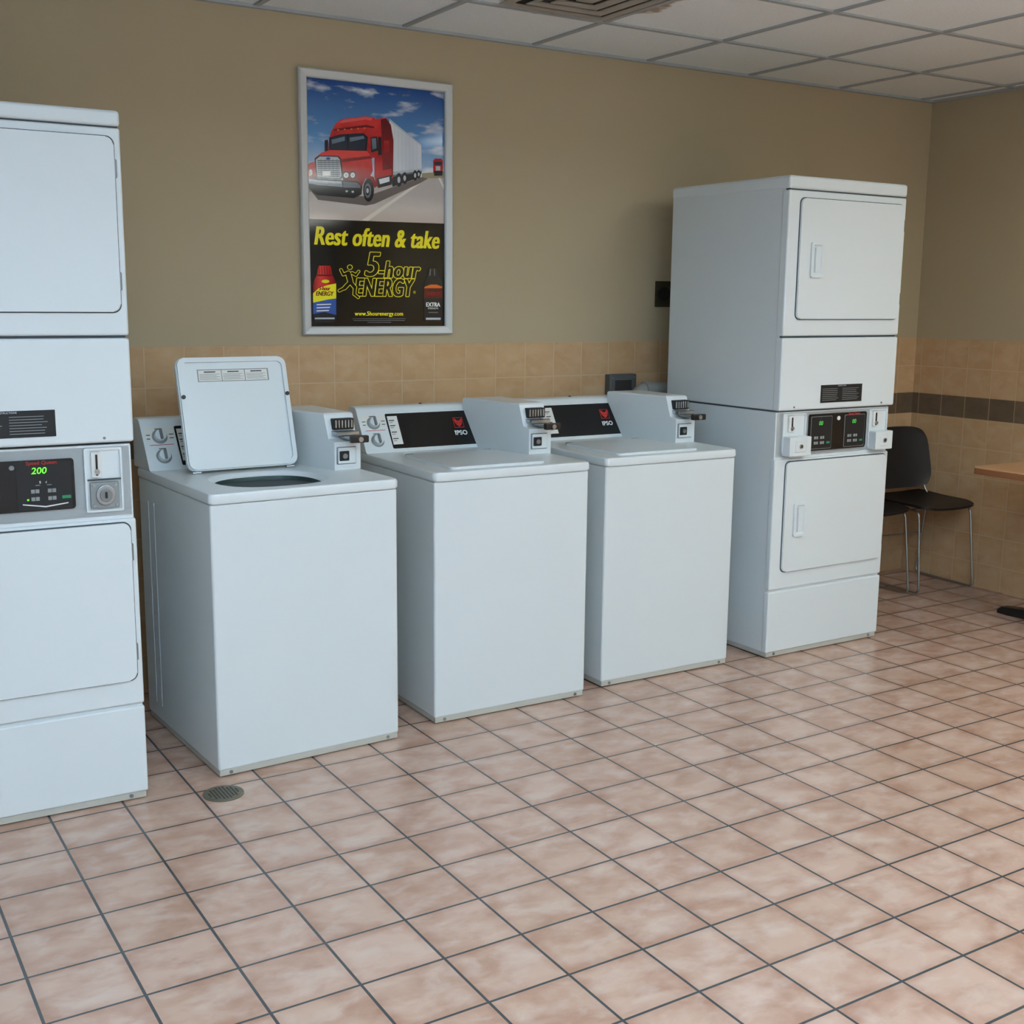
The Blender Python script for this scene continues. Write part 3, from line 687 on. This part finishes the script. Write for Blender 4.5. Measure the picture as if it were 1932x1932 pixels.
def build_chair(loc,rot,label):
    e=thing('stacking_chair',loc,rot,label,'chair','black stacking chairs in the corner')
    b=MB()
    def seat(u,v):
        x=u*.200*(1-.13*abs(v)**5);y=v*.215*(1-.10*abs(u)**5)-.01
        z=.445+.010*(u*u)+.012*max(0,v)**2-.030*max(0,-v-.55)**1.5
        return (x,y,z)
    slab(b,seat,20,20,(0,0,1),.012,M_rub);b.finish('seat',e)
    b=MB()
    def back(u,v):
        x=u*(.195-.012*v)*(1-.20*abs(v)**5);z=.665+v*.165*(1-.12*abs(u)**5)
        y=.150+.040*(v+1)*.5*1.2-.030*u*u
        return (x,y,z)
    slab(b,back,20,20,(0,1,0),.010,M_rub);b.finish('backrest',e)
    for s in (-1,1):
        b=MB()
        b.tube([(s*.160,.185,.74),(s*.170,.150,.50),(s*.180,.10,.436),(s*.182,-.175,.432),(s*.192,-.220,.008),(s*.192,.190,.008),(s*.175,.120,.434)],.0055,M_chrome,fil=.035)
        b.finish('sled_leg',e,'chrome wire leg')
    b=MB();b.tube([(-.180,-.12,.434),(.180,-.12,.434)],.005,M_chrome);b.finish('cross_brace',e,'chrome wire brace')
    b=MB();b.tube([(-.183,.150,.24),(.183,.150,.24)],.005,M_chrome);b.finish('cross_brace',e,'chrome wire brace')
    return e
build_chair((4.450,-.290,0),-.09,'black plastic stacking chair with chrome wire legs in tiled corner')
build_chair((4.00,-.245,0),.04,'black plastic stacking chair with chrome wire legs beside stacked dryer')

# ---------------------------------------------------------------- table
M_wood=mat('wood_laminate',(206,160,116),.35,noise=.06,nscale=14);M_edge=mat('wood_edge',(150,98,62),.4)
e=thing('cafe_table',(4.322,-1.42,0),0,'tan laminate table with black pedestal foot against tiled wall','table')
b=MB();b.extr(rrect(-.350,.345,-.46,.46,.02,4),'xy',.716,.744,M_edge,.003,2);b.extr(rrect(-.350,.345,-.460,.460,.020,4),'xy',.743,.7505,M_wood,.002,1);b.finish('tabletop',e)
b=MB();b.cyl((0,0,.375),'z',.035,.70,M_rub,28);b.cyl((0,0,.712),'z',.12,.012,M_rub,28);b.finish('pedestal',e)
b=MB()
for a in range(4):
    b.M=Matrix.Rotation(a*math.pi/2,4,'Z');L_=.50 if a%2==1 else .28
    b.extr([(0,.02),(0,.075),(.05,.075),(L_-.02,.035),(L_,.02),(L_,.0),(L_-.06,.0)],'xz',-.03,.03,M_rub,.005,2)
b.M=Matrix();b.finish('foot_base',e)

# ---------------------------------------------------------------- lights (ceiling panel, and suspended fixtures added as fill)
def fixture(x,y,sx,sy,power,col,drop=0.0,up=0.0):
    lab='unseen suspended fixture added for fill, glowing up and down' if drop else 'recessed fluorescent panel fixture in ceiling grid'
    e=thing('ceiling_or_fill_light',(x,y,CZ-.008-drop),0,lab,'ceiling light','fluorescent ceiling fixtures')
    b=MB();b.box(-sx/2-.02,sx/2+.02,-sy/2-.02,sy/2+.02,-.012,.004,M_tbar,.003,1);b.finish('light_housing',e)
    if drop:
        for q in (-1,1):
            b=MB();b.cyl((0,q*sy*.4,drop/2+.004),'z',.004,drop,M_steel,10);b.finish('hanging_rod',e)
    for (pw,zz,rx) in ((power,-.02,0),(up,.012,math.pi)):  # upward lamp is added fill, bounced off the ceiling
        if pw<=0: continue
        l=bpy.data.lights.new('tube_or_fill_light','AREA');l.shape='RECTANGLE';l.size=sx;l.size_y=sy;l.energy=pw;l.color=col
        o=bpy.data.objects.new('tube_or_fill_light',l);COL.objects.link(o);o.location=(0,0,zz);o.rotation_euler=(rx,0,0);o.parent=e
COOL=(.64,.82,1.0);NEU=(.93,.94,.86)
fixture(3.40,-2.60,.60,.80,19,NEU)
fixture(-.55,-4.1,.60,1.2,34,COOL,.35,70)  # unseen suspended fixtures from here on, added to lift ceiling and back wall
fixture(1.3,-3.9,.60,1.2,16,COOL,.35,46)
fixture(-.6,-6.9,.60,1.2,22,COOL,.35,60)
fixture(3.4,-6.0,.60,1.2,34,NEU,.35,80)
w=bpy.data.worlds.new('w');S.world=w;w.use_nodes=True;w.node_tree.nodes['Background'].inputs[0].default_value=(.6,.7,.8,1);w.node_tree.nodes['Background'].inputs[1].default_value=.05

# ---------------------------------------------------------------- camera
yaw,p,r,f=.5538,.1760,.0096,2249.53
F=Vector((math.sin(yaw)*math.cos(p),math.cos(yaw)*math.cos(p),-math.sin(p)))
rt=Vector((math.cos(yaw),-math.sin(yaw),0));up=rt.cross(F)
R=rt*math.cos(r)+up*math.sin(r);U=-rt*math.sin(r)+up*math.cos(r)
cd=bpy.data.cameras.new('camera');co=bpy.data.objects.new('camera',cd);COL.objects.link(co)
m=Matrix(((R.x,U.x,-F.x,-.7218),(R.y,U.y,-F.y,-4.4985),(R.z,U.z,-F.z,1.4891),(0,0,0,1)))
co.matrix_world=m;cd.sensor_width=36;cd.sensor_fit='HORIZONTAL';cd.lens=36*f/1932
S.camera=co
